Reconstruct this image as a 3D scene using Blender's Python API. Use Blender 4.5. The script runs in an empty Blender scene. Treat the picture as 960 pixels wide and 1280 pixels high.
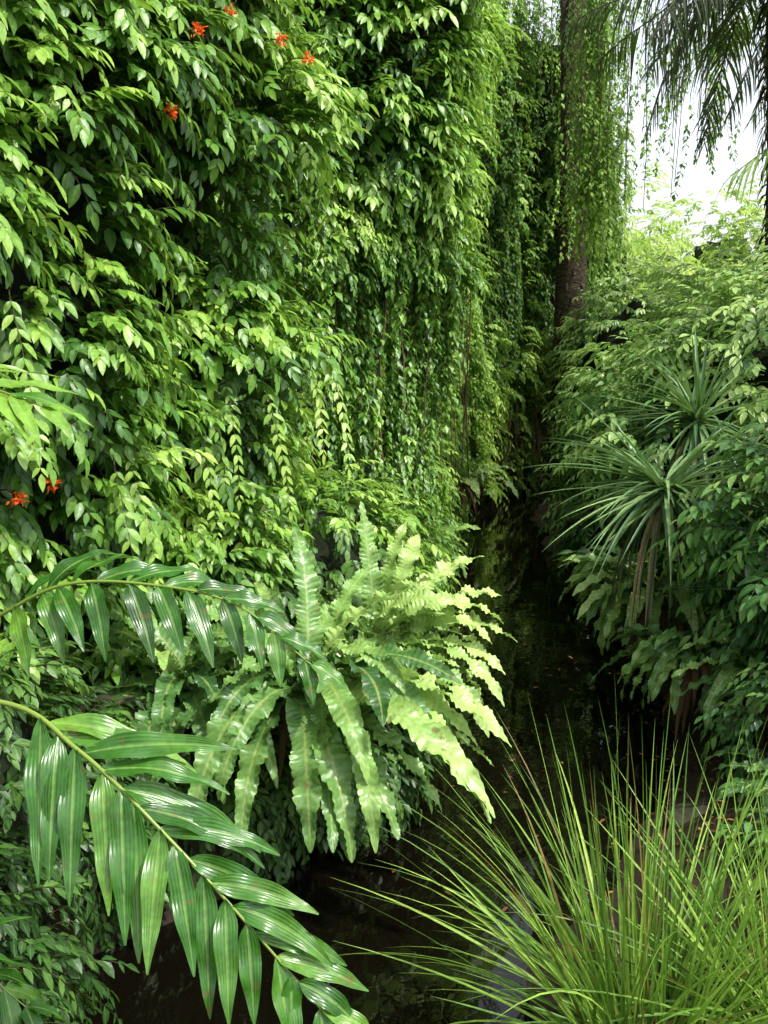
import bpy, math
import numpy as np
rng = np.random.default_rng(7)
R = math.radians

# ------------------------------------------------------------------ helpers
def nrm(a):
    return a / np.maximum(np.linalg.norm(a, axis=-1, keepdims=True), 1e-9)

def vnoise(p, seed=0.0):
    p = np.asarray(p, float)
    i = np.floor(p); f = p - i; f = f * f * (3 - 2 * f)
    def h(dx, dy, dz):
        n = np.sin((i[..., 0] + dx) * 127.1 + (i[..., 1] + dy) * 311.7 + (i[..., 2] + dz) * 74.7 + seed * 13.37) * 43758.5453
        return n - np.floor(n)
    fx, fy, fz = f[..., 0], f[..., 1], f[..., 2]
    a = h(0, 0, 0) * (1 - fx) + h(1, 0, 0) * fx
    b = h(0, 1, 0) * (1 - fx) + h(1, 1, 0) * fx
    c = h(0, 0, 1) * (1 - fx) + h(1, 0, 1) * fx
    d = h(0, 1, 1) * (1 - fx) + h(1, 1, 1) * fx
    return (a * (1 - fy) + b * fy) * (1 - fz) + (c * (1 - fy) + d * fy) * fz - 0.5

def fbm(p, seed=0.0):
    p = np.asarray(p, float)
    return vnoise(p, seed) + .5 * vnoise(p * 2.1, seed + 3) + .25 * vnoise(p * 4.3, seed + 7)

class MB:
    def __init__(s):
        s.v = []; s.f = []; s.lc = []; s.m = []; s.n = 0
    def add(s, v, f, lc, mat=0):
        v = np.asarray(v, float).reshape(-1, 3)
        s.v.append(v); s.f.append(np.asarray(f, np.int64).reshape(-1, 4) + s.n)
        s.lc.append(np.asarray(lc, float).reshape(-1, 3))
        s.m.append(np.full(len(s.f[-1]), mat, np.int32) if np.isscalar(mat) else mat)
        s.n += len(v)
    def arrays(s):
        return np.concatenate(s.v), np.concatenate(s.f), np.concatenate(s.lc), np.concatenate(s.m)
    def inst(s, proto, Rm, pos, sc, tint):
        v, f, lc, m = proto
        M = len(pos)
        if M == 0: return
        V = np.einsum('mij,vj->mvi', Rm, v) * sc[:, None, None] + pos[:, None, :]
        F = f[None] + (np.arange(M) * len(v))[:, None, None]
        LC = np.repeat(lc[None], M, 0).copy()
        LC[..., 2] += tint[:, None]
        s.add(V, F, LC, np.tile(m, M))
    def build(s, name, mats, parent=None, smooth=True):
        v, f, lc, m = s.arrays()
        me = bpy.data.meshes.new(name)
        me.vertices.add(len(v)); me.vertices.foreach_set('co', v.astype(np.float32).ravel())
        me.loops.add(len(f) * 4); me.loops.foreach_set('vertex_index', f.astype(np.int32).ravel())
        me.polygons.add(len(f)); me.polygons.foreach_set('loop_start', (np.arange(len(f)) * 4).astype(np.int32))
        me.polygons.foreach_set('material_index', m.astype(np.int32))
        me.update(calc_edges=True)
        at = me.attributes.new('lc', 'FLOAT_VECTOR', 'POINT')
        at.data.foreach_set('vector', lc.astype(np.float32).ravel())
        if smooth: me.polygons.foreach_set('use_smooth', np.ones(len(f), bool))
        for mt in mats: me.materials.append(mt)
        o = bpy.data.objects.new(name, me)
        bpy.context.scene.collection.objects.link(o)
        if parent: o.parent = parent
        return o

def prof_leaf(t): return np.sin(np.pi * np.clip(t, 0, 1) ** .85) ** .8 * (1 - .25 * t) + .03
def prof_blade(t): return (1 - t ** 2.2) * min(1, .55 + t * 3) + .02
def prof_lflt(t): return min(1, (t / .22) ** .6 + .05) * (1 - max(0, t - .4) ** 1.5 * 2.05) + .02

def ribbons(mb, P, D, U, L, W, g, tint, rows=5, cross=3, prof=prof_leaf, fold=.25, wave=0., wn=3., mat=0, edge=None):
    """batch of leaf blades: start P, direction D, upper-side hint U, length L, width W, droop g"""
    P = np.asarray(P, float).reshape(-1, 3); M = len(P)
    D = nrm(np.broadcast_to(np.asarray(D, float), (M, 3)).copy())
    U = np.broadcast_to(np.asarray(U, float), (M, 3))
    L = np.broadcast_to(np.asarray(L, float), (M,)); W = np.broadcast_to(np.asarray(W, float), (M,))
    g = np.broadcast_to(np.asarray(g, float), (M,)); tint = np.broadcast_to(np.asarray(tint, float), (M,))
    S = nrm(np.cross(D, U)); us = np.linspace(-1, 1, cross)
    V = np.zeros((M, rows, cross, 3)); LC = np.zeros((M, rows, cross, 3))
    pos = P.copy(); d = D.copy(); ph = rng.uniform(0, 6.28, M)
    seg = (L / (rows - 1))[:, None]
    for r in range(rows):
        t = r / (rows - 1)
        S = nrm(S - d * np.sum(S * d, 1, keepdims=True)); N = np.cross(S, d)
        w = W * prof(t) * .5
        for c, u in enumerate(us):
            ww = w if edge is None else w * (1 if abs(u) < .9 else edge(t))
            off = fold * abs(u) * w + wave * W * np.sin(ph + wn * 6.28 * t + (1.2 if u > 0 else 0)) * abs(u) * min(1, 3 * (1.02 - t))
            V[:, r, c] = pos + S * (u * ww)[:, None] + N * off[:, None]
            LC[:, r, c, 0] = u; LC[:, r, c, 1] = t; LC[:, r, c, 2] = tint
        d = nrm(d + np.array([0, 0, -1.]) * (g / (rows - 1))[:, None]); pos = pos + d * seg
    idx = np.arange(rows * cross).reshape(rows, cross)
    q = np.stack([idx[:-1, :-1], idx[:-1, 1:], idx[1:, 1:], idx[1:, :-1]], -1).reshape(-1, 4)
    F = q[None] + (np.arange(M) * rows * cross)[:, None, None]
    mb.add(V, F, LC, mat)

def tube(mb, pts, rad, sides=6, tint=.5, mat=0, v=-1.):
    pts = np.asarray(pts, float); n = len(pts)
    rad = np.broadcast_to(np.asarray(rad, float), (n,))
    T = nrm(np.gradient(pts, axis=0)); ref = np.array([1., .13, .07]) if abs(T[0][0]) < .8 else np.array([0, 1., .1])
    A = nrm(np.cross(T, ref)); B = np.cross(T, A)
    th = np.linspace(0, 2 * np.pi, sides, endpoint=False)
    V = pts[:, None] + (A[:, None] * np.cos(th)[None, :, None] + B[:, None] * np.sin(th)[None, :, None]) * rad[:, None, None]
    idx = np.arange(n * sides).reshape(n, sides); nx = np.roll(idx, -1, 1)
    q = np.stack([idx[:-1], nx[:-1], nx[1:], idx[1:]], -1).reshape(-1, 4)
    lc = np.zeros((n, sides, 3)); lc[..., 1] = v; lc[..., 2] = tint
    mb.add(V, q, lc, mat)

def spline(ctrl, n):
    c = np.asarray(ctrl, float); k = len(c)
    c = np.vstack([2 * c[0] - c[1], c, 2 * c[-1] - c[-2]])
    out = []
    for t in np.linspace(0, k - 1 - 1e-6, n):
        i = int(t); f = t - i; p0, p1, p2, p3 = c[i:i + 4]
        out.append(.5 * (2 * p1 + (p2 - p0) * f + (2 * p0 - 5 * p1 + 4 * p2 - p3) * f * f + (3 * p1 - p0 - 3 * p2 + p3) * f ** 3))
    return np.array(out)

# ------------------------------------------------------------------ foliage prototypes
def make_spray(pairs, stem, lL, lW, pitch, droop, rows=5, ang=50, leafdroop=.8, hang=.3, stemr=.003, growtip=.25, fold=.25):
    mb = MB(); n = 12
    th = R(pitch) - R(droop) * np.linspace(0, 1, n) ** 1.1
    yaw = np.cumsum(rng.normal(0, .06, n))
    d = np.stack([np.sin(yaw) * np.cos(th), np.cos(yaw) * np.cos(th), np.sin(th)], 1)
    pts = np.vstack([[0, 0, 0], np.cumsum(d * stem / n, 0)])
    tube(mb, pts[::2], np.linspace(stemr, stemr * .4, len(pts[::2])), 3, 0)
    P, D, U, L, T = [], [], [], [], []
    for i in range(pairs):
        t = (i + .6) / pairs
        x = t * n; k = min(int(x), n - 1); p = pts[k] + (pts[k + 1] - pts[k]) * (x - k); tt = d[k]
        side0 = nrm(np.cross(tt, [0, 0, 1.])) if abs(tt[2]) < .97 else np.array([1., 0, 0])
        upn = np.cross(side0, tt)
        for sg in (-1, 1):
            a = R(ang + rng.normal(0, 10))
            dd = tt * math.cos(a) + side0 * sg * math.sin(a) + upn * rng.normal(.05, .18) + np.array([0, 0, -hang])
            P.append(p + rng.normal(0, .004, 3)); D.append(dd)
            U.append(upn * .7 + np.array([0, -.0, .6]) + nrm(np.array([tt[0], tt[1], 0])) * .45 + rng.normal(0, .15, 3))
            L.append(lL * rng.uniform(.75, 1.1) * (1 - .45 * t ** 3) * (.75 + .25 * min(1, t * 3))); T.append(growtip * (t - .4) + rng.normal(0, .1))
    P.append(pts[-1]); D.append(d[-1]); U.append(np.array([0, .5, 1.])); L.append(lL * .8); T.append(growtip * .6)
    L = np.array(L)
    ribbons(mb, np.array(P), np.array(D), np.array(U), L, L * lW / lL, rng.uniform(.6, 1.2, len(L)) * leafdroop, np.array(T), rows=rows, fold=fold)
    return mb.arrays()

def rotmats(head, pitch, roll):
    hx, hy = head[:, 0], head[:, 1]; M = len(hx); z = np.zeros(M); o = np.ones(M)
    Y = np.stack([np.stack([hy, hx, z], 1), np.stack([-hx, hy, z], 1), np.stack([z, z, o], 1)], 1)
    c, s = np.cos(pitch), np.sin(pitch)
    X = np.stack([np.stack([o, z, z], 1), np.stack([z, c, -s], 1), np.stack([z, s, c], 1)], 1)
    c, s = np.cos(roll), np.sin(roll)
    Q = np.stack([np.stack([c, z, s], 1), np.stack([z, o, z], 1), np.stack([-s, z, c], 1)], 1)
    return Y @ X @ Q

def scatter(mb, protos, pos, nor, sc=(.75, 1.2), tint=0., pj=.3, yj=.6, rj=.25, pitch_by_n=.5):
    M = len(pos)
    h = nor[:, :2] + rng.normal(0, yj * .5, (M, 2)); h = h / np.maximum(np.linalg.norm(h, axis=1, keepdims=True), 1e-6)
    pt = rng.normal(0, pj, M) + np.clip(nor[:, 2], -.6, 1) * pitch_by_n
    Rm = rotmats(h, pt, rng.normal(0, rj, M)); s = rng.uniform(*sc, M)
    tn = np.broadcast_to(tint, (M,)) + rng.normal(0, .1, M); k = rng.integers(0, len(protos), M)
    for i, p in enumerate(protos):
        q = k == i; mb.inst(p, Rm[q], pos[q], s[q], tn[q])

# ------------------------------------------------------------------ materials
def nodes(name):
    m = bpy.data.materials.new(name); m.use_nodes = True
    nt = m.node_tree; nt.nodes.clear(); return m, nt, nt.nodes, nt.links

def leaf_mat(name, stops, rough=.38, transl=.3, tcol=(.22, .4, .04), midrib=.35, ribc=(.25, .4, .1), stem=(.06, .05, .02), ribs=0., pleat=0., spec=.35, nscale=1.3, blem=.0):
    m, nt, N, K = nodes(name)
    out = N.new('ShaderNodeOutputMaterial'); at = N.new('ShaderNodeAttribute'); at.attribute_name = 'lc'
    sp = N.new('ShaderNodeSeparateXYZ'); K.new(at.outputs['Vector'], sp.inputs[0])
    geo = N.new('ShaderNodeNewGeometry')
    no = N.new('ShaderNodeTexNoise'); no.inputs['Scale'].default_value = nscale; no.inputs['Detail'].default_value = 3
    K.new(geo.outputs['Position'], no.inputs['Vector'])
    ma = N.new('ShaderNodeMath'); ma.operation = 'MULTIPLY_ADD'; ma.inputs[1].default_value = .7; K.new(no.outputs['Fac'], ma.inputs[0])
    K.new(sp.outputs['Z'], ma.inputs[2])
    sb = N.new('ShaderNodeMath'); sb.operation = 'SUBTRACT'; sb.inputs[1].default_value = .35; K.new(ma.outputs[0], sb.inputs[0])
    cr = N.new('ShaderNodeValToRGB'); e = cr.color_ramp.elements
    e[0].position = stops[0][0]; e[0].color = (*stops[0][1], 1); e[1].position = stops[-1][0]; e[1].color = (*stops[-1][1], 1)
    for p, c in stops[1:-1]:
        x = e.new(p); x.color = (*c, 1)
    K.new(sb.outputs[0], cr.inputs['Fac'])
    ab = N.new('ShaderNodeMath'); ab.operation = 'ABSOLUTE'; K.new(sp.outputs['X'], ab.inputs[0])
    mr = N.new('ShaderNodeMapRange'); mr.inputs['From Min'].default_value = .03; mr.inputs['From Max'].default_value = .16
    mr.inputs['To Min'].default_value = midrib; mr.inputs['To Max'].default_value = 0; K.new(ab.outputs[0], mr.inputs['Value'])
    mx = N.new('ShaderNodeMix'); mx.data_type = 'RGBA'; K.new(mr.outputs[0], mx.inputs['Factor']); K.new(cr.outputs[0], mx.inputs['A']); mx.inputs['B'].default_value = (*ribc, 1)
    n2 = N.new('ShaderNodeTexNoise'); n2.inputs['Scale'].default_value = 45; n2.inputs['Detail'].default_value = 4; K.new(geo.outputs['Position'], n2.inputs['Vector'])
    mm = N.new('ShaderNodeMapRange'); mm.inputs['From Min'].default_value = .3; mm.inputs['From Max'].default_value = .7; mm.inputs['To Min'].default_value = .75; mm.inputs['To Max'].default_value = 1.2
    K.new(n2.outputs['Fac'], mm.inputs['Value'])
    mu = N.new('ShaderNodeVectorMath'); mu.operation = 'SCALE'; K.new(mx.outputs['Result'], mu.inputs[0]); K.new(mm.outputs[0], mu.inputs['Scale'])
    col = mu.outputs[0]
    if blem > 0:
        n3 = N.new('ShaderNodeTexNoise'); n3.inputs['Scale'].default_value = 16; n3.inputs['Detail'].default_value = 5; K.new(geo.outputs['Position'], n3.inputs['Vector'])
        m3 = N.new('ShaderNodeMapRange'); m3.inputs['From Min'].default_value = .64 ; m3.inputs['From Max'].default_value = .7; m3.inputs['To Max'].default_value = blem
        K.new(n3.outputs['Fac'], m3.inputs['Value'])
        x3 = N.new('ShaderNodeMix'); x3.data_type = 'RGBA'; K.new(m3.outputs[0], x3.inputs['Factor']); K.new(col, x3.inputs['A']); x3.inputs['B'].default_value = (.16, .09, .03, 1)
        col = x3.outputs['Result']
    lt = N.new('ShaderNodeMath'); lt.operation = 'LESS_THAN'; lt.inputs[1].default_value = -.5; K.new(sp.outputs['Y'], lt.inputs[0])
    ms = N.new('ShaderNodeMix'); ms.data_type = 'RGBA'; K.new(lt.outputs[0], ms.inputs['Factor']); K.new(col, ms.inputs['A']); ms.inputs['B'].default_value = (*stem, 1)
    pb = N.new('ShaderNodeBsdfPrincipled'); K.new(ms.outputs['Result'], pb.inputs['Base Color']); pb.inputs['Roughness'].default_value = rough
    pb.inputs['Specular IOR Level'].default_value = spec
    bp = N.new('ShaderNodeBump'); bp.inputs['Strength'].default_value = .25; bp.inputs['Distance'].default_value = .01
    if ribs > 0 or pleat > 0:
        w = N.new('ShaderNodeMath'); w.operation = 'MULTIPLY_ADD'; w.inputs[1].default_value = ribs; K.new(sp.outputs['Y'], w.inputs[0])
        a2 = N.new('ShaderNodeMath'); a2.operation = 'MULTIPLY'; a2.inputs[1].default_value = -9. if ribs > 0 else pleat; K.new(ab.outputs[0], a2.inputs[0]); K.new(a2.outputs[0], w.inputs[2])
        si = N.new('ShaderNodeMath'); si.operation = 'SINE'; K.new(w.outputs[0], si.inputs[0]); K.new(si.outputs[0], bp.inputs['Height']); bp.inputs['Distance'].default_value = .0012; bp.inputs['Strength'].default_value = .3
    else:
        K.new(n2.outputs['Fac'], bp.inputs['Height'])
    K.new(bp.outputs[0], pb.inputs['Normal'])
    tr = N.new('ShaderNodeBsdfTranslucent')
    tm = N.new('ShaderNodeMix'); tm.data_type = 'RGBA'; tm.inputs['Factor'].default_value = .5; K.new(ms.outputs['Result'], tm.inputs['A']); tm.inputs['B'].default_value = (*tcol, 1); K.new(tm.outputs['Result'], tr.inputs['Color'])
    sh = N.new('ShaderNodeMixShader'); sh.inputs[0].default_value = transl; K.new(pb.outputs[0], sh.inputs[1]); K.new(tr.outputs[0], sh.inputs[2])
    K.new(sh.outputs[0], out.inputs['Surface']); return m

def rough_mat(name, c1, c2, scale=6, rough=.9, bump=.5, stretch=(1, 1, 1), dist=.05, c3=None):
    m, nt, N, K = nodes(name)
    out = N.new('ShaderNodeOutputMaterial'); geo = N.new('ShaderNodeNewGeometry'); mp = N.new('ShaderNodeMapping'); mp.inputs['Scale'].default_value = stretch
    K.new(geo.outputs['Position'], mp.inputs[0])
    no = N.new('ShaderNodeTexNoise'); no.inputs['Scale'].default_value = scale; no.inputs['Detail'].default_value = 8; no.inputs['Roughness'].default_value = .65; K.new(mp.outputs[0], no.inputs['Vector'])
    cr = N.new('ShaderNodeValToRGB'); e = cr.color_ramp.elements; e[0].position = .32; e[0].color = (*c1, 1); e[1].position = .68; e[1].color = (*c2, 1)
    if c3:
        x = e.new(.82); x.color = (*c3, 1)
    K.new(no.outputs['Fac'], cr.inputs[0])
    pb = N.new('ShaderNodeBsdfPrincipled'); pb.inputs['Roughness'].default_value = rough; pb.inputs['Specular IOR Level'].default_value = .25; K.new(cr.outputs[0], pb.inputs['Base Color'])
    bp = N.new('ShaderNodeBump'); bp.inputs['Strength'].default_value = bump; bp.inputs['Distance'].default_value = dist; K.new(no.outputs['Fac'], bp.inputs['Height']); K.new(bp.outputs[0], pb.inputs['Normal'])
    K.new(pb.outputs[0], out.inputs['Surface']); return m

M_creep = leaf_mat('creeper_leaf', [(0, (.014, .055, .009)), (.33, (.052, .16, .019)), (.62, (.15, .32, .036)), (1, (.38, .57, .1))], rough=.38, transl=.34, tcol=(.3, .5, .05), spec=.5)
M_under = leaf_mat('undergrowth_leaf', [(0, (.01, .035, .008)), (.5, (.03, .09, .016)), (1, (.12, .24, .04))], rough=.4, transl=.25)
M_vine = leaf_mat('vine_leaf', [(0, (.02, .07, .012)), (.35, (.08, .2, .026)), (.65, (.19, .37, .05)), (1, (.4, .58, .1))], rough=.5, transl=.4, tcol=(.33, .52, .07))
M_shrub = leaf_mat('shrub_leaf', [(0, (.014, .05, .018)), (.4, (.05, .15, .038)), (.7, (.14, .3, .07)), (1, (.36, .52, .15))], rough=.26, transl=.3, spec=.65)
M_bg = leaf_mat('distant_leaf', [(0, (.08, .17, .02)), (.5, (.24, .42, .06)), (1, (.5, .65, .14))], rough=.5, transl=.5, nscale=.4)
M_fern = leaf_mat('fern_frond', [(0, (.035, .1, .025)), (.4, (.085, .2, .05)), (.7, (.2, .36, .08)), (1, (.43, .6, .18))], rough=.36, transl=.28, midrib=.6, ribc=(.35, .42, .12), blem=.75, tcol=(.27, .45, .06), ribs=150, spec=.5)
M_bpalm = leaf_mat('broad_palm_leaf', [(0, (.018, .065, .01)), (.5, (.04, .145, .016)), (1, (.2, .38, .045))], rough=.26, transl=.27, midrib=.6, ribc=(.22, .36, .08), stem=(.22, .32, .05), spec=.5, blem=.5, pleat=22, nscale=3.5)
M_fpalm = leaf_mat('fine_palm_leaf', [(0, (.03, .07, .018)), (.5, (.09, .2, .045)), (1, (.32, .48, .12))], rough=.4, transl=.4, stem=(.08, .09, .03))
M_dpalm = leaf_mat('silhouette_palm_leaf', [(0, (.012, .018, .008)), (.5, (.03, .052, .016)), (1, (.1, .14, .035))], rough=.5, transl=.22, stem=(.06, .045, .02))  # dark greens put the silhouette against the sky into the leaf colour
M_grass = leaf_mat('grass_blade', [(0, (.24, .15, .05)), (.1, (.06, .13, .02)), (.5, (.13, .28, .035)), (1, (.37, .55, .09))], rough=.42, transl=.34, midrib=.1, nscale=3)
M_pand = leaf_mat('pandanus_blade', [(0, (.3, .22, .11)), (.1, (.03, .075, .03)), (.5, (.07, .16, .06)), (1, (.26, .4, .15))], rough=.35, transl=.2, midrib=.1)
M_dead = leaf_mat('dead_leaf', [(0, (.06, .025, .01)), (.5, (.22, .08, .02)), (1, (.42, .2, .06))], rough=.7, transl=.15, midrib=.1, tcol=(.3, .12, .03))
M_brown = leaf_mat('withered_frond', [(0, (.05, .03, .015)), (.5, (.16, .09, .035)), (1, (.34, .22, .08))], rough=.7, transl=.15, midrib=.1, tcol=(.2, .12, .04))
M_flower = leaf_mat('orange_petal', [(0, (.75, .06, .01)), (1, (.9, .2, .02))], rough=.5, transl=.3, tcol=(.9, .14, .02), midrib=0)
M_core = rough_mat('painted_shade_core', (.004, .008, .003), (.018, .024, .009), 5, 1.)  # near-black backing; the shade seen in leaf gaps is put into its colour
M_bark = rough_mat('bark', (.03, .02, .012), (.14, .09, .055), 7, .9, .8, (1, 1, .25))
M_root = rough_mat('aerial_root', (.04, .025, .014), (.16, .1, .055), 9, .9, .5, (1, 1, .1))
M_ptrunk = rough_mat('palm_trunk_fibre', (.015, .012, .009), (.11, .08, .055), 9, .95, 1., (1, 1, 2.5))
M_ground = rough_mat('mud_and_litter', (.01, .007, .004), (.04, .026, .014), 5, .8, .7, c3=(.09, .05, .02))
M_rock = rough_mat('mossy_rock', (.012, .016, .008), (.06, .05, .035), 4, .8, .7)

# ------------------------------------------------------------------ ground, water
YS = [-5, 2.4, 3, 4, 4.7, 5.5, 6.5, 8, 10, 14, 18, 21, 23, 60]
XL = [-2.6, -2.4, -2.2, -1.9, -1.6, -.75, .0, .25, .4, .7, 1.3, 1.8, 2.1, 2.1]
XR = [.5, .6, .7, .75, .95, 1.4, 1.9, 2.35, 2.5, 2.4, 2.9, 3.2, 3.4, 3.4]
def ground_z(x, y):
    wob = .18 * vnoise(np.stack([x * 0 + 3, y * 1.3, x * 0], -1), 5)
    dl = np.interp(y, YS, XL) + wob - x; dr = x - np.interp(y, YS, XR) + wob
    endd = (y - 22.4)
    near = (2.3 - y)
    lz = np.clip(dl * 1.3, -.5, .95); rz = np.clip(dr * .42, -.5, 1.1)
    z = np.maximum(np.maximum(lz, rz), np.maximum(np.clip(endd * .5, -.5, .8), np.clip(near * 1.0, -.5, 1.5)))
    n = fbm(np.stack([x * 1.5, y * 1.5, x * 0], -1), 2)
    return z + n * .12 * (z > -.3)

gx = np.concatenate([-np.geomspace(300, 8, 12), np.linspace(-7, 8, 170), np.geomspace(9, 300, 12)])
gy = np.concatenate([[-200, -60, -20, -8, -4], np.linspace(-2, 24, 260), np.geomspace(25, 500, 16)])
GX, GY = np.meshgrid(gx, gy); mb = MB(); GZ = ground_z(GX, GY)
idx = np.arange(GX.size).reshape(GX.shape)
q = np.stack([idx[:-1, :-1], idx[:-1, 1:], idx[1:, 1:], idx[1:, :-1]], -1)
mb.add(np.stack([GX, GY, GZ], -1), q, np.zeros((GX.size, 3))); mb.build('ground', [M_ground])

m, nt, N, K = nodes('dark_water'); out = N.new('ShaderNodeOutputMaterial'); pb = N.new('ShaderNodeBsdfPrincipled')
pb.inputs['Base Color'].default_value = (.003, .0024, .0014, 1); pb.inputs['Roughness'].default_value = .01; pb.inputs['IOR'].default_value = 1.45
geo = N.new('ShaderNodeNewGeometry'); no = N.new('ShaderNodeTexNoise'); no.inputs['Scale'].default_value = 3; no.inputs['Detail'].default_value = 3; K.new(geo.outputs['Position'], no.inputs['Vector'])
bp = N.new('ShaderNodeBump'); bp.inputs['Strength'].default_value = .1; bp.inputs['Distance'].default_value = .03; K.new(no.outputs['Fac'], bp.inputs['Height']); K.new(bp.outputs[0], pb.inputs['Normal']); K.new(pb.outputs[0], out.inputs[0])
M_water = m
mb = MB(); wx = np.linspace(-4, 5, 10); wy = np.linspace(1, 24, 24); WX, WY = np.meshgrid(wx, wy); idx = np.arange(WX.size).reshape(WX.shape)
mb.add(np.stack([WX, WY, WX * 0], -1), np.stack([idx[:-1, :-1], idx[:-1, 1:], idx[1:, 1:], idx[1:, :-1]], -1), np.zeros((WX.size, 3))); mb.build('water', [M_water])

# ------------------------------------------------------------------ foliage mass tools
class Wall:
    def __init__(s, plan, amp, f, seed, fz=1., bulges=()):
        P = spline(np.array([(a, b, 0) for a, b in plan]), 80)[:, :2]
        s.P = P; s.S = np.concatenate([[0], np.cumsum(np.linalg.norm(np.diff(P, axis=0), axis=1))]); s.len = s.S[-1]
        T = nrm(np.gradient(P, axis=0)); s.O = np.stack([T[:, 1], -T[:, 0]], 1)
        s.amp, s.f, s.seed, s.fz, s.b = amp, f, seed, fz, bulges
    def at(s, t, z, inset=0.):
        x = np.interp(t, s.S, s.P[:, 0]); y = np.interp(t, s.S, s.P[:, 1]); ox = np.interp(t, s.S, s.O[:, 0]); oy = np.interp(t, s.S, s.O[:, 1])
        b = s.amp * fbm(np.stack([t * s.f, z * s.f * s.fz, t * 0], -1), s.seed) * 1.3
        for (bs, bz, rs, rz, a) in s.b: b = b + a * np.exp(-((t - bs) / rs) ** 2 - ((z - bz) / rz) ** 2)
        b = b - inset
        return np.stack([x + ox * b, y + oy * b, z], -1)
    def sample(s, n, z0, z1, inset=0.):
        t = rng.uniform(0, s.len, n); z = rng.uniform(z0, z1, n); e = .06
        p = s.at(t, z, inset); a = s.at(t + e, z, inset) - s.at(t - e, z, inset); b = s.at(t, z + e, inset) - s.at(t, z - e, inset)
        return p, nrm(np.cross(a, b)), t, z
    def core(s, mb, z0, z1, inset, mat):  # dark backing sheet behind the leaves, shade as surface colour
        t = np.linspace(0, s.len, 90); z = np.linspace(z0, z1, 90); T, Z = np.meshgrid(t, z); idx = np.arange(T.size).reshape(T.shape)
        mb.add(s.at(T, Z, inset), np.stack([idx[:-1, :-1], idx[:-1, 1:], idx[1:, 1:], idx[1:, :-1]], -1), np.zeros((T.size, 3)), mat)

def fill_wall(mb, w, protos, n, z0, z1, thr=-.25, tint=.45, inner=.35, depth=.3, hole=None, yj=.7, sc=(.75, 1.25), pbn=.45, gap=-.34):
    p, nn, t, z = w.sample(n, z0, z1)
    keep = nn[:, 2] > thr + rng.normal(0, .12, n)
    if hole is not None: keep &= ~hole(t, z)
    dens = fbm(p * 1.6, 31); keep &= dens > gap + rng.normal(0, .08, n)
    scatter(mb, protos, p[keep], nn[keep], sc, tint + .35 * fbm(p[keep] * .9, 11) + .28 * nn[keep][:, 2], yj=yj, pitch_by_n=pbn)  # upward-facing sprays tinted lighter: top light put into the colour
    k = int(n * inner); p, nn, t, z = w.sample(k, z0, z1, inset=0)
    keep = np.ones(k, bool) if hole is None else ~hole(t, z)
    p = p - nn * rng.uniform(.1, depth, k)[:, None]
    scatter(mb, protos, p[keep], nn[keep], sc, tint - .25, yj=1.0, pitch_by_n=pbn)  # inner sprays tinted darker: shade inside the mass put into the colour

def ell_pts(c, r, n, seed, amp=.22, f=1.6, inset=0.):
    u = nrm(rng.normal(0, 1, (n, 3))); c = np.array(c); r = np.array(r)
    k = 1 + amp * fbm(u * f + seed, seed) * 1.4 - inset
    p = c + u * r * k[:, None]
    return p, nrm(u / r)

def ell_mass(mb, c, r, protos, n, seed, tint=.4, amp=.25, f=1.7, core=1, sc=(.75, 1.25), zmin=.0, thr=-.45, gap=-.4, ci=.3):
    p, nn = ell_pts(c, r, n, seed, amp, f)
    keep = (nn[:, 2] > thr) & (p[:, 2] > zmin) & (fbm(p * 1.7, 9 + seed) > gap + rng.normal(0, .08, n))
    scatter(mb, protos, p[keep], nn[keep], sc, tint + .3 * fbm(p[keep] * 1.1, seed) + .25 * nn[keep][:, 2])  # lighter tint on upward faces paints in the light from above
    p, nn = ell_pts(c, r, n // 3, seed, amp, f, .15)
    keep = p[:, 2] > zmin; scatter(mb, protos, p[keep], nn[keep], sc, tint - .2)  # inner layer darkened by tint, painted shade
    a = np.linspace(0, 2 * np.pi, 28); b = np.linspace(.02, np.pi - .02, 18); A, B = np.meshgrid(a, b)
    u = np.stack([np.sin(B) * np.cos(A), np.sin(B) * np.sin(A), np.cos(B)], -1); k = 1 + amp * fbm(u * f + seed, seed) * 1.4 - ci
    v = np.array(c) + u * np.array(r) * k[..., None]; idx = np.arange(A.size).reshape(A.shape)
    mb.add(v, np.stack([idx[:-1, :-1], idx[:-1, 1:], idx[1:, 1:], idx[1:, :-1]], -1), np.zeros((A.size, 3)), core)  # dark inner shell, shade between sprays as surface colour

creepS = [make_spray(int(rng.integers(5, 8)), rng.uniform(.3, .45), .13, .062, rng.uniform(10, 35), rng.uniform(55, 90), rows=5, hang=.28, leafdroop=.8) for _ in range(8)]
treeS = [make_spray(int(rng.integers(4, 7)), rng.uniform(.3, .45), .17, .07, rng.uniform(15, 35), rng.uniform(50, 80), rows=4, hang=.22) for _ in range(6)]
shrubS = [make_spray(int(rng.integers(5, 8)), rng.uniform(.36, .5), .14, .064, rng.uniform(20, 40), rng.uniform(40, 75), rows=5, ang=58, hang=.12, leafdroop=.7) for _ in range(6)]
bigS = [make_spray(int(rng.integers(5, 7)), rng.uniform(.42, .55), .17, .075, rng.uniform(20, 40), rng.uniform(60, 95), rows=6, ang=55, hang=.2, leafdroop=.8) for _ in range(6)]
smallS = [make_spray(int(rng.integers(5, 8)), rng.uniform(.22, .34), .085, .044, rng.uniform(5, 30), rng.uniform(60, 100), rows=4, hang=.3) for _ in range(5)]
farS = [make_spray(4, .6, .26, .12, 20, 70, rows=3, hang=.2) for _ in range(4)]

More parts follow.
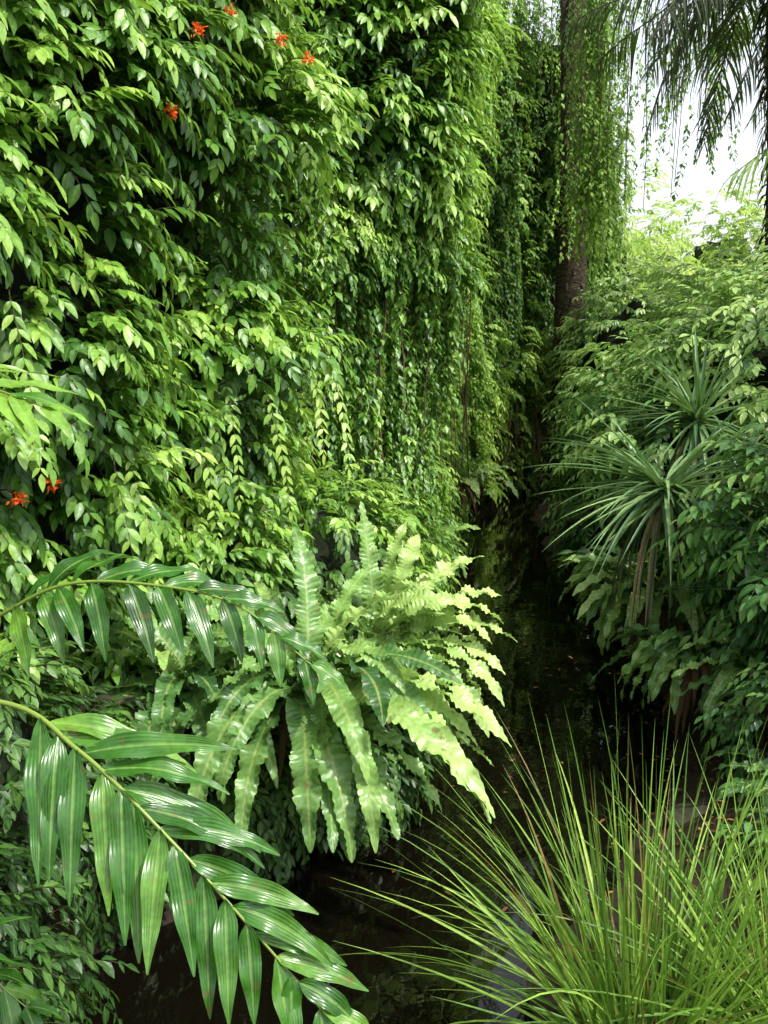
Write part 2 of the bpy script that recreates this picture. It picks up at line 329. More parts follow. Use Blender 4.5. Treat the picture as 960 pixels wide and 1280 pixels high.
def make_strand(L, nl, lL, rows=3):
    mb = MB(); z = -np.linspace(0, L, 9); pts = np.stack([.03 * np.sin(z * 5 + rng.uniform(0, 6)), .03 * np.cos(z * 4), z], 1)
    tube(mb, pts, .003, 3, 0)
    zz = -rng.uniform(0, L, nl); a = rng.uniform(-2.2, 2.2, nl)
    P = np.stack([np.interp(-zz, -z, pts[:, 0]), np.interp(-zz, -z, pts[:, 1]), zz], 1)
    D = np.stack([np.sin(a), np.cos(a) * .8, rng.uniform(-.9, .1, nl)], 1); Lh = rng.uniform(.7, 1.2, nl) * lL
    ribbons(mb, P, D, np.stack([np.sin(a) * .4, np.cos(a) * .4 + .3, np.ones(nl) * .8], 1), Lh, Lh * .55, 1., rng.normal(0, .13, nl), rows=rows)
    return mb.arrays()
strandS = [make_strand(1.0, 30, .095) for _ in range(5)]
tipS = [make_spray(12, 1.0, .12, .05, -60, 28, rows=5, ang=62, hang=.2, growtip=.3) for _ in range(4)]

def aerial_roots(mb, n, x0, y0, x1, y1, z0, z1, r=(.004, .014), mat=0):
    for i in range(n):
        t = rng.uniform(); x = x0 + (x1 - x0) * t + rng.normal(0, .15); y = y0 + (y1 - y0) * t + rng.normal(0, .2)
        zt = z1 + rng.uniform(-.4, .4); zb = z0 + rng.uniform(0, 1.5) * (rng.uniform() < .6)
        z = np.linspace(zt, zb, 14); w = np.cumsum(rng.normal(0, .022, (14, 2)), 0)
        tube(mb, np.stack([x + w[:, 0], y + w[:, 1], z], 1), rng.uniform(*r), 4, .5, mat)

# ------------------------------------------------------------------ left flowering creeper
w1 = Wall([(-2.9, 2.6), (-2.5, 4.0), (-2.15, 5.2), (-1.75, 6.2), (-1.35, 6.95), (-1.0, 7.35), (-1.05, 8.1), (-1.5, 8.8)], .7, .9, 4.2,
          bulges=[(5.3, 3.0, .6, .3, .5), (4.3, 4.6, .8, .5, .2), (3.2, 3.2, .6, .5, .2)])
mb = MB()
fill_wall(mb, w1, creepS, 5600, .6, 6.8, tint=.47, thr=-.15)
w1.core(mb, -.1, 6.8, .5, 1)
for (t, z) in [(4.75, 2.9), (5.0, 2.85), (4.6, 2.7), (3.3, 2.5), (3.5, 2.6), (5.4, 3.1), (2.6, 3.4), (5.3, 3.2)]:
    p = w1.at(np.array([t]), np.array([z]))[0] + [.15, -.15, 0]
    q = np.array([p]); scatter(mb, tipS, q, np.array([[.6, -.8, 0.]]), (.7, 1.), .8, pj=.05, rj=.1, yj=.3, pitch_by_n=0)
    tube(mb, [p - [.4, -.4, -.15], p + [0, 0, .02], p + [.0, 0, -.1]], .004, 4)
creeper = mb.build('flowering_creeper', [M_creep, M_core])
fb = MB()
for (y, z) in [(6.35, 4.85), (6.95, 5.15), (7.2, 5.05), (7.3, 4.95), (6.2, 4.4), (5.3, 2.45), (5.22, 2.38), (5.0, 2.25)]:
    k = np.argmin(np.abs(w1.P[:60, 1] - y)); p = w1.at(w1.S[k:k + 1], np.array([z]))[0] + [.28, -.3, .02]
    n = 40; d = nrm(rng.normal(0, 1, (n, 3)) + [.3, -.5, .3]); ribbons(fb, p + d * .012 + rng.normal(0, .012, (n, 3)), d, rng.normal(0, 1, (n, 3)), rng.uniform(.02, .038, n), .015, .3, rng.uniform(0, 1, n), rows=4, cross=3)
    tube(fb, [p - [.3, -.3, .02], p - [.1, -.1, -.03], p], .004, 4)
fb.build('orange_flowers', [M_flower], creeper)

# ------------------------------------------------------------------ liana-covered tree in the middle
w2 = Wall([(-1.6, 9.6), (-.9, 9.6), (-.3, 9.9), (.2, 10.4), (.5, 11.1), (.55, 12.0), (.2, 13.0)], .6, .8, 8.8, bulges=[(2.2, 6.2, .7, .6, .25), (1.6, 5.2, .5, .4, .25)])
mb = MB()
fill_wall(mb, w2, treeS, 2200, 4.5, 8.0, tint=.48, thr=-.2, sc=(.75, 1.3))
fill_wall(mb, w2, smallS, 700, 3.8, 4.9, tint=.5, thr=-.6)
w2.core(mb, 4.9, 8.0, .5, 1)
n = 1200; p, nn, t, z = w2.sample(n, 1.4, 5.2); k = (fbm(np.stack([t * 1.6, z * .3, t * 0], -1), 77) > -.3) & (np.abs(t - 1.15) > .16); scatter(mb, strandS, (p - nn * rng.uniform(0, .5, n)[:, None])[k], nn[k], (.7, 1.3), .48, pj=.04, rj=.04, yj=1., pitch_by_n=0)
n = 60; p = np.stack([rng.normal(-.6, .08, n), rng.normal(8.5, .1, n), rng.uniform(3.4, 5.8, n)], 1); scatter(mb, strandS, p, np.tile([[.3, -.9, 0]], (n, 1)), (.8, 1.3), .6, pj=.04, rj=.04, pitch_by_n=0)
liana = mb.build('liana_covered_tree', [M_creep, M_core])
tb = MB()
for (x, y, r) in [(-.8, 10.6, .24), (-.15, 11.3, .2), (.2, 11.9, .14), (-1.2, 10.3, .14)]:
    z = np.linspace(.2, 7.9, 14); w = np.cumsum(rng.normal(0, .05, (14, 2)), 0); tube(tb, np.stack([x + w[:, 0], y + w[:, 1], z], 1), r * np.linspace(1.25, .7, 14), 12, .5, 0)
tb.build('trunk', [M_bark], liana)
rb = MB(); aerial_roots(rb, 10, -1.3, 9.8, -.8, 10.2, .6, 5.4); aerial_roots(rb, 7, -.3, 10.6, .3, 11.4, .4, 5.4)
rb.build('aerial_roots', [M_root], liana)

# ------------------------------------------------------------------ vine curtain further back
w3 = Wall([(-1.6, 10.4), (-.8, 11.0), (-.1, 12.0), (.4, 13.5), (.75, 15.5), (1.3, 17.5), (2.0, 19.8), (3.0, 21.2), (4.3, 21.8), (5.0, 22.6)], .65, 1.1, 15.5, fz=.3)
mb = MB()
n = 6400; p, nn, t, z = w3.sample(n, .9, 10.4); k = (fbm(np.stack([t * 1.7, z * .35, t * 0], -1), 21) > -.35 + .1 * rng.normal(0, 1, n)) | (z > 6.5) | (t > 10)
k &= z < 3.6 + .335 * p[:, 1] + .4
scatter(mb, strandS, p[k], nn[k], (.8, 1.4), .5 + .6 * fbm(np.stack([t * .9, z * .3, z * 0], -1), 5)[k], pj=.04, rj=.05, yj=.9, pitch_by_n=0)
n = 2300; p, nn, t, z = w3.sample(n, .5, 9.8); k = (fbm(p * .8, 3) > -.1) & (z < 3.6 + .335 * p[:, 1]); scatter(mb, smallS, p[k] + nn[k] * .15, nn[k], (1., 1.7), .6)
n = 1400; p, nn, t, z = w3.sample(n, .3, 3.4); k = t > 8; scatter(mb, smallS, p[k] + nn[k] * .2, nn[k], (1., 1.7), .75)  # raised tint brightens the shaded far end through leaf colour
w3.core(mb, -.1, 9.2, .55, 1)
curtain = mb.build('vine_curtain', [M_vine, M_core])
rb = MB(); aerial_roots(rb, 40, 1.9, 19.0, 3.6, 21.0, .0, 1.6, (.008, .02)); aerial_roots(rb, 8, .8, 13.5, 1.4, 16.6, .3, 5, (.006, .012)); rb.build('hanging_roots', [M_root], curtain)
mb = MB()
for c, r in [((-.6, 8.6, .9), (.8, .9, 1.1)), ((-.2, 10.2, .8), (.6, 1.0, 1.0)), ((.1, 12.2, .6), (.6, 1.2, .9)), ((.35, 14.6, .5), (.5, 1.3, .8)), ((.85, 17.5, .5), (.5, 1.3, .9)), ((-1.4, 7.2, .7), (.7, .7, .9))]:
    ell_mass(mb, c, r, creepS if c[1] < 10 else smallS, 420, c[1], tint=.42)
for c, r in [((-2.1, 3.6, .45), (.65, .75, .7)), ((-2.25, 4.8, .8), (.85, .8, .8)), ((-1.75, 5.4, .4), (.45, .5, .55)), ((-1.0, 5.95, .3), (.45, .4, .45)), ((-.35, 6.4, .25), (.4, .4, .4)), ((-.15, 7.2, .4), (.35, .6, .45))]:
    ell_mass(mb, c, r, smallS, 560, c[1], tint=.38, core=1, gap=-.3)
bu = mb.build('bank_undergrowth', [M_creep, M_core, M_under])
co = np.zeros(len(bu.data.vertices) * 3, np.float32); bu.data.vertices.foreach_get('co', co); co = co.reshape(-1, 3)
vi = np.zeros(len(bu.data.loops), np.int32); bu.data.loops.foreach_get('vertex_index', vi); mi = np.zeros(len(bu.data.polygons), np.int32); bu.data.polygons.foreach_get('material_index', mi)
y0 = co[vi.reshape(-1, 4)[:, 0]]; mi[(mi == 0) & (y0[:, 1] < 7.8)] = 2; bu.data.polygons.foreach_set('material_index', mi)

# ------------------------------------------------------------------ right bank shrubs
for c, r, n, ti, pr, sc in [((4.0, 7.2, 1.45), (1.3, 1.4, 1.3), 950, .5, bigS, (.7, 1.2)), ((4.6, 10.8, 2.2), (1.9, 1.7, 1.65), 1200, .8, bigS, (.75, 1.25)),  # second shrub: raised tint puts backlit highlights into the leaf colour
                        ((3.6, 13.0, 1.2), (1.0, 1.3, 1.5), 800, .65, shrubS, (.75, 1.25)), ((6.6, 15.5, 2.5), (2.6, 2.2, 2.1), 1400, .95, treeS, (.8, 1.4)), ((4.8, 19.5, 2.2), (1.2, 1.3, 1.9), 900, .8, treeS, (.75, 1.2)),
                        ((3.3, 8.9, .6), (.55, .8, .7), 420, .3, smallS, (.75, 1.25)), ((2.75, 4.9, .25), (.5, .5, .45), 200, .5, shrubS, (.7, 1.1)), ((3.1, 6.2, .4), (.6, .7, .6), 400, .35, smallS, (.8, 1.4))]:
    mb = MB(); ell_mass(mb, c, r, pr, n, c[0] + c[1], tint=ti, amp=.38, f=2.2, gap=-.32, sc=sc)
    for _ in range(7):
        a = rng.uniform(0, 6.28); e = np.array([c[0] + math.cos(a) * r[0] * .7, c[1] + math.sin(a) * r[1] * .7, c[2] + r[2] * .5])
        tube(mb, spline([(c[0], c[1], .0), (c[0] * .6 + e[0] * .4, c[1] * .6 + e[1] * .4, c[2] * .6), tuple(e)], 8), np.linspace(.035, .01, 8), 5)
    mb.build('broadleaf_shrub', [M_shrub, M_core])

# ------------------------------------------------------------------ ferns
def strap(mb, c, az, el, L, W, droop, lobes=34, ruf=.35, tint=.5, roll=0., keel=.18, azc=0.):
    rows = lobes * 4; us = np.array([-1, -.55, 0, .55, 1]); pos = np.array(c, float); V = np.zeros((rows, 5, 3)); LC = np.zeros((rows, 5, 3)); ph = rng.uniform(0, 6)
    for r in range(rows):
        t = r / (rows - 1); e = R(el) - R(droop) * t ** 1.25; a = R(az) + R(azc) * t + .05 * math.sin(5 * t + ph)
        T = np.array([math.cos(a) * math.cos(e), math.sin(a) * math.cos(e), math.sin(e)]); S = np.array([math.sin(a), -math.cos(a), 0]); N_ = np.cross(S, T)
        rl = roll + .4 * math.sin(4 * t + ph); cr, sr = math.cos(rl), math.sin(rl); S, N_ = S * cr + N_ * sr, N_ * cr - S * sr
        w = W * .5 * min(1, .12 + (t / .3) ** .9) * (1 - t ** 4.5) ** .8 * (1 + .1 * math.sin(17 * t + ph)) + .003
        for j, u in enumerate(us):
            k = (t * lobes + (.5 if u > 0 else 0) + .8 * math.sin(t * 9 + ph)) % 1; sc = .83 + .17 * math.sin(math.pi * k) ** .5 if abs(u) > .9 else 1.
            adv = .3 * abs(u) * w
            V[r, j] = pos + S * u * w * sc + T * adv + N_ * (keel * abs(u) * w + ruf * w * abs(u) ** 2 * (math.sin(2 * math.pi * k) * .4 + .95 * math.sin(t * 38 + ph + u * 1.5)))
            LC[r, j] = (u, t, tint + .1 * math.sin(math.pi * k) * abs(u) + .1 * (t - .4))
        pos = pos + T * L / rows
    idx = np.arange(rows * 5).reshape(rows, 5); mb.add(V, np.stack([idx[:-1, :-1], idx[:-1, 1:], idx[1:, 1:], idx[1:, :-1]], -1), LC)

def fern(name, c, specs, nrand, L=(.8, 1.2), W=.13, tint=.45, azr=(-180, 180), lobes=30, elr=(15, 70), ruf=.38):
    mb = MB()
    for (az, el, l, dr, ti) in specs: strap(mb, np.array(c) + rng.normal(0, .03, 3), az + rng.normal(0, 4), el, l * rng.uniform(.94, 1.08), W * rng.uniform(.85, 1.15), dr, lobes, ruf, ti, azc=rng.normal(0, 12))
    for i in range(nrand):
        strap(mb, np.array(c) + rng.normal(0, .04, 3), rng.uniform(*azr), rng.uniform(*elr), rng.uniform(*L), W * rng.uniform(.75, 1.1), rng.uniform(60, 130), lobes, ruf, (-.1 if rng.uniform() < .06 else tint + rng.normal(0, .18)), roll=rng.normal(0, .25), azc=rng.normal(0, 18))
    n = 26; a = rng.uniform(0, 6.28, n); D = np.stack([np.cos(a), np.sin(a), rng.uniform(-.6, .3, n)], 1)
    ribbons(mb, np.array(c) + D * .03, D, (0, 0, 1), rng.uniform(.3, .8, n), .06, 2.2, .4, rows=9, cross=3, prof=prof_blade, fold=.5, wave=.3, mat=1)
    return mb.build(name, [M_fern, M_brown])

fern('strap_fern', (-.5, 5.75, 1.08), [(-46, 26, 1.6, 78, .8), (-56, 22, 1.6, 82, .75), (-64, 18, 1.5, 88, .6), (-74, 15, 1.45, 92, .45), (-38, 30, 1.4, 80, .85), (-28, 34, 1.35, 90, .85), (-86, 20, 1.4, 102, .4), (-98, 15, 1.3, 100, .4), (-113, 25, 1.3, 108, .4), (-128, 30, 1.25, 112, .35), (-142, 28, 1.2, 105, .35), (-20, 30, 1.25, 85, .85), (-8, 26, 1.2, 68, .9), (8, 38, 1.1, 62, .85), (60, 66, 1.1, 60, .6), (30, 58, 1.1, 65, .8), (140, 60, 1.1, 70, .45), (-30, 12, 1.2, 58, .7), (95, 78, 1.1, 45, .55), (-55, 5, 1.2, 55, .35), (-85, 0, 1.2, 60, .25), (-70, 40, 1.35, 112, .6), (-42, 15, 1.3, 60, .5), (-66, 10, 1.3, 62, .35), (-105, 40, 1.2, 125, .4)], 26, W=.155, tint=.45)  # right-hand fronds tinted lighter: the sunlit side is put into the colour
fern('strap_fern', (-1.25, 5.95, 1.0), [(-70, 30, 1.2, 105, .4), (-95, 35, 1.2, 115, .35), (-50, 35, 1.2, 100, .4), (170, 50, .9, 90, .35), (60, 65, .9, 60, .4), (-110, 40, 1.1, 115, .35), (-80, 20, 1.1, 95, .3)], 20, tint=.32, L=(.7, 1.1), W=.14)
fern('strap_fern', (-.06, 6.6, 1.05), [(-5, 40, 1.05, 80, .9), (12, 48, 1.05, 70, .9), (-20, 35, 1.05, 85, .9), (-38, 30, 1.05, 95, .85), (70, 76, 1.05, 35, .75), (110, 82, 1.1, 25, .6), (35, 60, 1.05, 60, .9), (-55, 25, 1.05, 95, .75), (50, 68, 1., 50, .8), (-10, 20, .95, 75, .75), (-28, 55, 1.1, 110, .9), (3, 56, 1.05, 105, .9)], 24, tint=.6, L=(.7, .95), W=.15)
fern('strap_fern', (2.4, 8.5, .95), [(200, 40, 1.0, 80, .8), (215, 35, 1.0, 90, .8), (180, 45, .95, 70, .85), (235, 30, 1.0, 100, .7), (165, 50, .95, 70, .8), (250, 25, 1., 100, .65), (190, 20, .9, 80, .7)], 38, tint=.6, azr=(120, 320), L=(.75, 1.1), W=.115)
fern('strap_fern', (2.45, 7.5, .7), [(215, 25, .8, 100, .5), (240, 30, .8, 110, .5), (190, 35, .8, 100, .5)], 26, tint=.45, azr=(150, 330), L=(.55, .95), W=.1)
fern('strap_fern', (2.75, 6.9, .75), [(240, 30, .7, 110, .45)], 20, tint=.42, azr=(170, 350), L=(.5, .85), W=.09)
fern('strap_fern', (2.5, 5.9, .4), [(240, 30, .6, 110, .4)], 12, tint=.4, azr=(150, 350), L=(.4, .6), W=.07)
fern('strap_fern', (1.25, 16.2, .8), [(250, 50, 1.2, 80, .6)], 12, tint=.65, azr=(200, 340), L=(.7, 1.2), W=.12, lobes=18)
fern('strap_fern', (.45, 11.5, .7), [(290, 50, 1.0, 80, .5)], 14, tint=.55, azr=(220, 360), L=(.6, 1.0), W=.11, lobes=18)

# ------------------------------------------------------------------ pandanus
def pandanus(c, base, n, L, nd, up=.98):
    mb = MB(); c = np.array(c)
    tube(mb, spline([base, tuple((c + base) / 2 + [.08, 0, 0]), tuple(c)], 10), np.linspace(.06, .05, 10), 8, 0, 1)
    az = rng.uniform(0, 2 * np.pi, n); el = np.arcsin(rng.uniform(-.35, up, n)); D = np.stack([np.cos(az) * np.cos(el), np.sin(az) * np.cos(el), np.sin(el)], 1)
    ribbons(mb, c + rng.normal(0, .03, (n, 3)) + D * .04, D, (0, 0, 1.), rng.uniform(.6, 1.05, n) * L, .036, rng.uniform(.15, 1.1, n), rng.uniform(.3, .9, n), rows=9, cross=3, prof=prof_blade, fold=.7)
    az = rng.uniform(2.4, 5.6, nd); D = np.stack([np.cos(az), np.sin(az), np.full(nd, -.5)], 1)
    ribbons(mb, c + D * .05 - [0, 0, .08], D, (0, 0, 1.), rng.uniform(.6, 1.1, nd) * L, .034, 3.5, rng.uniform(-.1, .3, nd), rows=9, cross=3, prof=prof_blade, fold=.6)
    mb.build('pandanus', [M_pand, M_bark])
pandanus((2.25, 7.9, 1.98), (2.7, 8.2, .3), 140, 1.12, 26, .8)
pandanus((2.8, 8.9, 2.45), (3.0, 9.0, .3), 90, .95, 14)
pandanus((2.95, 7.0, 1.35), (3.1, 7.2, .3), 60, .8, 14, .8)

# ------------------------------------------------------------------ pinnate fronds
def pinnate(mb, ctrl, n, L0, W, g, rise=.15, tint=.5, rad=.009, rows=12, cross=5, wave=.1, fwd=(35, 65), prof=prof_lflt, hangR=0., hangL=0., start=.08, fold=.12, Lprof=None, face=(0, 0, 1.), jit=.07, mat=0):
    C = spline(ctrl, 60); tube(mb, C, np.linspace(rad, rad * .3, 60), 6, tint, mat)
    T = nrm(np.gradient(C, axis=0)); ts = np.linspace(start, .985, n)
    P, D, U, L = [], [], [], []
    for t in ts:
        for sg in (-1, 1):
            k = int(np.clip(t + (.0 if sg > 0 else .012) + rng.normal(0, .004), 0, 1) * 59); S = nrm(np.cross(T[k], face)); Nn = np.cross(S, T[k]); a = R(fwd[1] + (fwd[0] - fwd[1]) * t)
            h = hangR if sg > 0 else hangL
            d = T[k] * math.cos(a) + S * sg * math.sin(a) + Nn * rise + np.array([0, 0, -h]) + rng.normal(0, jit, 3)
            P.append(C[k]); D.append(d); U.append(Nn + rng.normal(0, .18, 3) + S * sg * .1)
            lp = (.55 + .45 * min(1, t / .25)) * (1 - .5 * max(0, t - .55) ** 1.2 / .35) if Lprof is None else Lprof(t)
            L.append(L0 * max(.3, lp) * rng.uniform(.86, 1.08))
    L = np.array(L); ribbons(mb, np.array(P), np.array(D), np.array(U), L, W * (.6 + .4 * L / L0), g * rng.uniform(.6, 1.4, len(L)), tint + rng.normal(0, .13, len(L)), rows=rows, cross=cross, prof=prof, fold=fold, wave=wave, wn=2.2, mat=mat)

mb = MB()
pinnate(mb, [(-1.75, 2.75, 2.15), (-1.12, 2.72, 2.17), (-.85, 2.62, 2.06), (-.62, 2.52, 1.89), (-.38, 2.42, 1.68), (-.15, 2.36, 1.43)], 14, .42, .07, .6, rise=.05, tint=.5, rad=.01, start=.3, face=(.15, -.8, .65), fwd=(30, 52), wave=.16, rows=18, fold=.22, cross=7, jit=.09)
pinnate(mb, [(-1.9, 3.6, 1.9), (-1.40, 3.5, 2.20), (-1.13, 3.45, 2.33), (-.81, 3.4, 2.34), (-.51, 3.35, 2.28), (-.25, 3.25, 2.10)], 11, .33, .075, .9, hangR=.6, hangL=.1, tint=.4, rad=.009, start=.25, face=(0, -.5, .9), fwd=(30, 60), fold=.2, cross=7, wave=.14)
pinnate(mb, [(-2.4, 3.2, 2.4), (-1.9, 3.3, 2.98), (-1.6, 3.35, 3.08), (-1.35, 3.35, 3.04), (-1.12, 3.3, 2.97)], 7, .4, .06, .5, tint=.85, rad=.008, start=.3, face=(0, -.3, 1), fwd=(22, 45), fold=.2)
pinnate(mb, [(-2.4, 3.3, 2.8), (-2.0, 3.4, 3.7), (-1.75, 3.4, 3.84), (-1.5, 3.4, 3.84)], 7, .3, .06, .5, tint=.6, rad=.008, start=.3)
pinnate(mb, [(-2.2, 3.0, .6), (-1.75, 3.0, 1.1), (-1.4, 2.95, 1.2), (-1.15, 2.9, 1.05)], 9, .34, .075, 1., tint=.35, rad=.008, start=.2)
for q in [(-1.75, 2.75, 2.15), (-1.9, 3.6, 1.9), (-2.4, 3.2, 2.4), (-2.4, 3.3, 2.8), (-2.2, 3.0, .6)]:
    tube(mb, spline([(-2.5, 3.1, .5), ((q[0] - 2.5) / 2 - .05, (q[1] + 3.1) / 2, (q[2] + .5) / 2 + .1), q], 10), .014, 6, .5)
mb.build('broadleaf_palm', [M_bpalm, M_brown])

mb = MB()
pinnate(mb, [(5.2, 7.6, 3.8), (4.4, 7.4, 4.6), (3.6, 7.2, 4.8), (2.9, 7.0, 4.65), (2.3, 6.9, 4.25)], 48, .65, .026, 1.3, tint=.95, rad=.01, rows=7, cross=3, wave=0, prof=prof_blade, fold=.4, hangR=.3, hangL=.3)
pinnate(mb, [(5.2, 7.6, 3.8), (4.8, 6.9, 4.9), (4.3, 6.2, 5.5), (3.6, 5.6, 5.5)], 40, .5, .022, 1.2, tint=.7, rad=.012, rows=7, cross=3, wave=0, prof=prof_blade, fold=.4)
pinnate(mb, [(5.2, 7.6, 3.8), (4.6, 8.2, 4.5), (3.9, 8.6, 4.6), (3.3, 8.8, 4.2)], 40, .5, .022, 1.2, tint=.8, rad=.01, rows=7, cross=3, wave=0, prof=prof_blade, fold=.4)
tube(mb, [(5.3, 7.7, .8), (5.25, 7.65, 2.3), (5.2, 7.6, 3.8)], [.12, .1, .07], 8)
mb.build('feather_palm', [M_fpalm])

def palm_tree(base, top, r, nf, mat, leaf=.75, tint=.4, drop=1.9, nl=40, hang=(1.2, 3.4), rad=(.8, 2.6), lw=.038):
    mb = MB(); C = spline([base, tuple((np.array(base) + np.array(top)) / 2 + [.15, 0, 0]), top], 60); rr = r * np.linspace(1.2, .85, 60) * (1 + .08 * (np.arange(60) % 2))
    tube(mb, C, rr, 14, .5, 1)
    n = 360; k = rng.integers(4, 58, n); a = rng.uniform(0, 6.28, n); D = np.stack([np.cos(a), np.sin(a), np.full(n, .6)], 1)
    ribbons(mb, C[k] + D * [r * .8, r * .8, 0], D, (0, 0, 1.), .3, .06, 3., .1, rows=4, prof=prof_blade, mat=1)
    for i in range(nf):
        a = R(360 / nf * i + rng.uniform(-12, 12)); rd = rng.uniform(*rad); hg = rng.uniform(*hang); h = np.array([math.cos(a), math.sin(a), 0]); t = np.array(top)
        ctrl = [tuple(t), tuple(t + h * rd * .35 + [0, 0, .3]), tuple(t + h * rd * .75 + [0, 0, -hg * .2]), tuple(t + h * rd * 1.05 + [0, 0, -hg * .6]), tuple(t + h * rd * 1.25 + [0, 0, -hg])]
        pinnate(mb, ctrl, nl, leaf, lw, drop, rise=0, tint=tint + rng.normal(0, .15), rad=.018, rows=6, cross=3, wave=0, prof=prof_blade, fold=.3, hangR=.25, hangL=.25, start=.12, fwd=(40, 78), face=tuple(h * .5 + [0, 0, .8]), jit=.16)
    return mb.build('palm_tree', [mat, M_ptrunk])
palm_tree((3.75, 20.5, .3), (3.4, 20.5, 15), .27, 10, M_fpalm, tint=.4)
palm_tree((5.45, 14.3, .5), (5.15, 14.0, 7.9), .18, 24, M_dpalm, tint=.38, nl=40, leaf=.8, hang=(.4, 2.4), rad=(1.0, 2.3), drop=1.5, lw=.032)
palm_tree((8.9, 18.5, .5), (8.3, 18.3, 9.0), .2, 20, M_dpalm, tint=.6, nl=40, leaf=.9, hang=(.8, 3.4), rad=(1.0, 2.8), drop=1.6, lw=.04)

mb = MB(); n = 320; p = np.stack([rng.normal(3.75, .3, n), rng.normal(18.4, .25, n), rng.uniform(5.4, 10.4, n)], 1)
scatter(mb, strandS, p, np.tile([[0, -1., 0]], (n, 1)), (.8, 1.4), .85, pj=.04, rj=.04, yj=1.2, pitch_by_n=0)
n = 60; xs = np.repeat(rng.uniform(4.3, 6.4, 12), 5); p = np.stack([xs + rng.normal(0, .05, n), rng.normal(17.6, .2, n), rng.uniform(6.6, 10, n)], 1); scatter(mb, strandS, p, np.tile([[0, -1., 0]], (n, 1)), (.8, 1.3), .6, pj=.04, rj=.04, yj=1.2, pitch_by_n=0)
for i in range(26):
    x = rng.uniform(2.6, 5.6); y = rng.uniform(15, 18); z = np.linspace(10, rng.uniform(5.2, 7.5), 6); tube(mb, np.stack([x + .03 * np.sin(z * 2 + i), y + 0 * z, z], 1), .006, 4)
mb.build('hanging_vine', [M_vine])

mb = MB()
for i in range(40):
    x = rng.uniform(-4, 26); y = rng.uniform(27, 42); h = rng.uniform(4.6, 7.6) + (2.5 if x > 15 or x < 3 else 0)
    tube(mb, [(x, y, 0), (x + rng.normal(0, .3), y, h * .8)], [.16, .08], 7)
    ell_mass(mb, (x, y, h * .6), (rng.uniform(1.6, 2.8), 1.8, h * .48), farS, 520, i + .3, tint=.8, sc=(.8, 1.4), core=1, amp=.3, f=2.0, gap=-.9, ci=.5)
mb.build('background_trees', [M_bg, M_core])

# ------------------------------------------------------------------ grass clumps
def grass(c, n, L, spread, tint=.55):
    mb = MB(); az = rng.uniform(0, 2 * np.pi, n); rr = np.sqrt(rng.uniform(0, 1, n)) * spread; el = R(86) - R(64) * rng.uniform(0, 1, n) ** 1.1
    P = np.array(c) + np.stack([np.cos(az) * rr, np.sin(az) * rr, np.zeros(n)], 1); az2 = az + rng.normal(0, .5, n)
    D = np.stack([np.cos(az2) * np.cos(el), np.sin(az2) * np.cos(el), np.sin(el)], 1)
    Ls = rng.uniform(.45, 1.12, n) * L; tn = tint + rng.normal(0, .22, n); tn[rng.uniform(0, 1, n) < .07] = .0
    ribbons(mb, P, D, np.stack([0 * az, 0 * az, 1 + 0 * az], 1) + rng.normal(0, .35, (n, 3)), Ls, rng.uniform(.010, .019, n), rng.uniform(.2, 1.2, n), tn, rows=10, cross=3, prof=prof_blade, fold=.5)
    n2 = n // 4; az = rng.uniform(0, 2 * np.pi, n2); D = np.stack([np.cos(az), np.sin(az), rng.uniform(.2, 1, n2)], 1)
    ribbons(mb, np.array(c) + D * .05, D, (0, 0, 1.), rng.uniform(.3, .7, n2), .01, 2.2, rng.uniform(0, .1, n2), rows=7, cross=3, prof=prof_blade)
    return mb.build('ornamental_grass', [M_grass])
grass((1.1, 3.75, .25), 380, 1.36, .27, .6)
grass((1.72, 3.7, .35), 220, 1.2, .22, .55)

# ------------------------------------------------------------------ litter, rocks
mb = MB(); n = 1500; x = rng.uniform(.3, 3.4, n); y = rng.uniform(5.2, 11, n); edge = np.interp(y, YS, XR); keep = (x > edge - .35) & (rng.uniform(0, 1, n) < np.where(x < edge, .3, .9))
x, y = x[keep], y[keep]; z = np.maximum(ground_z(x, y), 0) + .012
n2 = 80; x = np.concatenate([x, rng.uniform(-.2, 2., n2)]); y = np.concatenate([y, rng.uniform(5, 16, n2)]); z = np.concatenate([z, np.maximum(ground_z(x[-n2:], y[-n2:]), 0) + .01])
n = len(x); a = rng.uniform(0, 6.28, n); D = np.stack([np.cos(a), np.sin(a), rng.uniform(0, .15, n)], 1)
ribbons(mb, np.stack([x, y, z], 1), D, (0, 0, 1.), rng.uniform(.03, .08, n), .026, .2, rng.uniform(-.2, .9, n), rows=4)
mb.build('fallen_leaves', [M_dead])
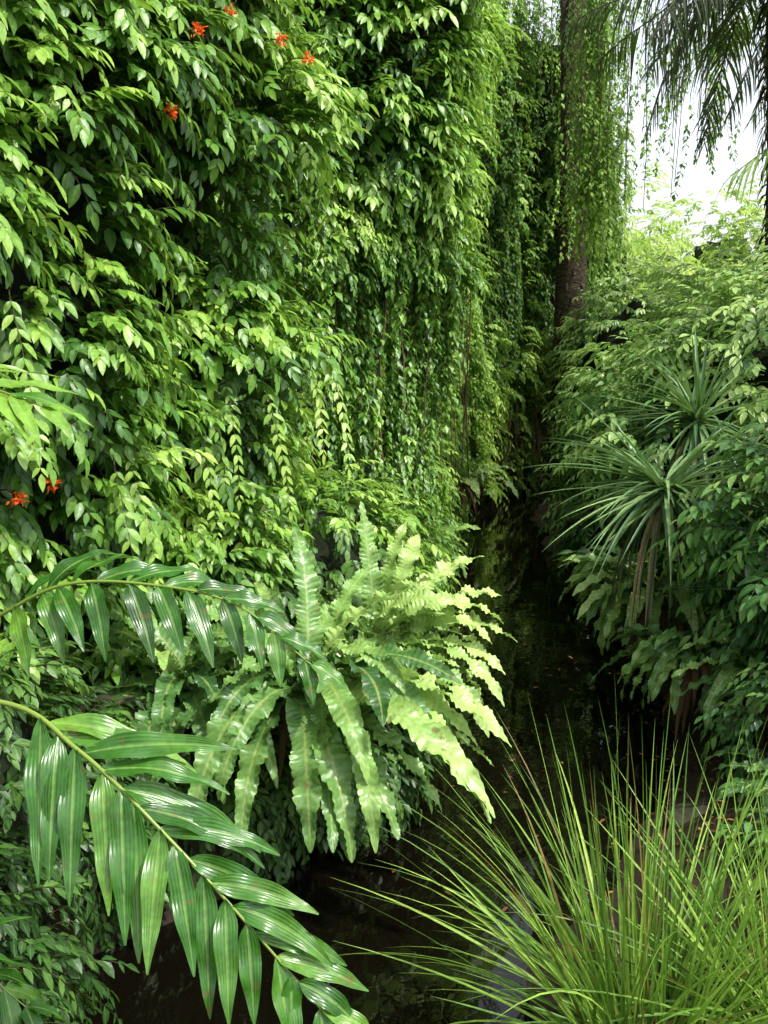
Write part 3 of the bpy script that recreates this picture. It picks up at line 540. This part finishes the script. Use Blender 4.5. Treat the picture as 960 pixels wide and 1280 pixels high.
def rock(c, r, seed):
    mb = MB(); a = np.linspace(0, 2 * np.pi, 40); b = np.linspace(.01, np.pi - .01, 24); A, B = np.meshgrid(a, b); u = np.stack([np.sin(B) * np.cos(A), np.sin(B) * np.sin(A), np.cos(B)], -1)
    k = 1 + .5 * fbm(u * 1.3 + seed, seed); v = np.array(c) + u * np.array(r) * k[..., None]; idx = np.arange(A.size).reshape(A.shape)
    mb.add(v, np.stack([idx[:-1, :-1], idx[:-1, 1:], idx[1:, 1:], idx[1:, :-1]], -1), np.zeros((A.size, 3))); mb.build('rock', [M_rock])
for i, (c, r) in enumerate([((2.15, 6.0, .1), (.3, .2, .12)), ((-1.6, 5.75, .8), (.3, .25, .25))]): rock(c, r, i + 1.5)

# ------------------------------------------------------------------ light and camera
EL, AZ = 57, 118   # sun elevation, azimuth from +Y toward +X
w = bpy.data.worlds.new('World'); bpy.context.scene.world = w; w.use_nodes = True; nt = w.node_tree; bg = nt.nodes['Background']
sky = nt.nodes.new('ShaderNodeTexSky'); sky.sky_type = 'NISHITA'; sky.sun_disc = False; sky.sun_elevation = R(EL); sky.sun_rotation = R(AZ); sky.dust_density = 3; sky.air_density = 1
hs = nt.nodes.new('ShaderNodeHueSaturation'); hs.inputs['Saturation'].default_value = .3; hs.inputs['Value'].default_value = 2.3; nt.links.new(sky.outputs[0], hs.inputs['Color']); nt.links.new(hs.outputs[0], bg.inputs[0]); bg.inputs[1].default_value = .15
from mathutils import Vector
sd = Vector((math.sin(R(AZ)) * math.cos(R(EL)), math.cos(R(AZ)) * math.cos(R(EL)), math.sin(R(EL))))
sl = bpy.data.lights.new('sun', 'SUN'); sl.energy = 5; sl.angle = R(2); sl.color = (1, .97, .88); so = bpy.data.objects.new('sun', sl); so.rotation_euler = sd.to_track_quat('Z', 'Y').to_euler(); bpy.context.scene.collection.objects.link(so)
cd = bpy.data.cameras.new('camera'); cam = bpy.data.objects.new('camera', cd); cam.location = (0, 0, 3.2); cam.rotation_euler = (R(80), 0, 0)
cd.sensor_fit = 'VERTICAL'; cd.sensor_height = 36; cd.lens = 35; cd.clip_end = 1000; cd.clip_start = .05
bpy.context.scene.collection.objects.link(cam); bpy.context.scene.camera = cam
vs = bpy.context.scene.view_settings; vs.view_transform = 'Standard'; vs.look = 'None'; vs.exposure = 0
print('polys', sum(len(o.data.polygons) for o in bpy.data.objects if o.type == 'MESH'))
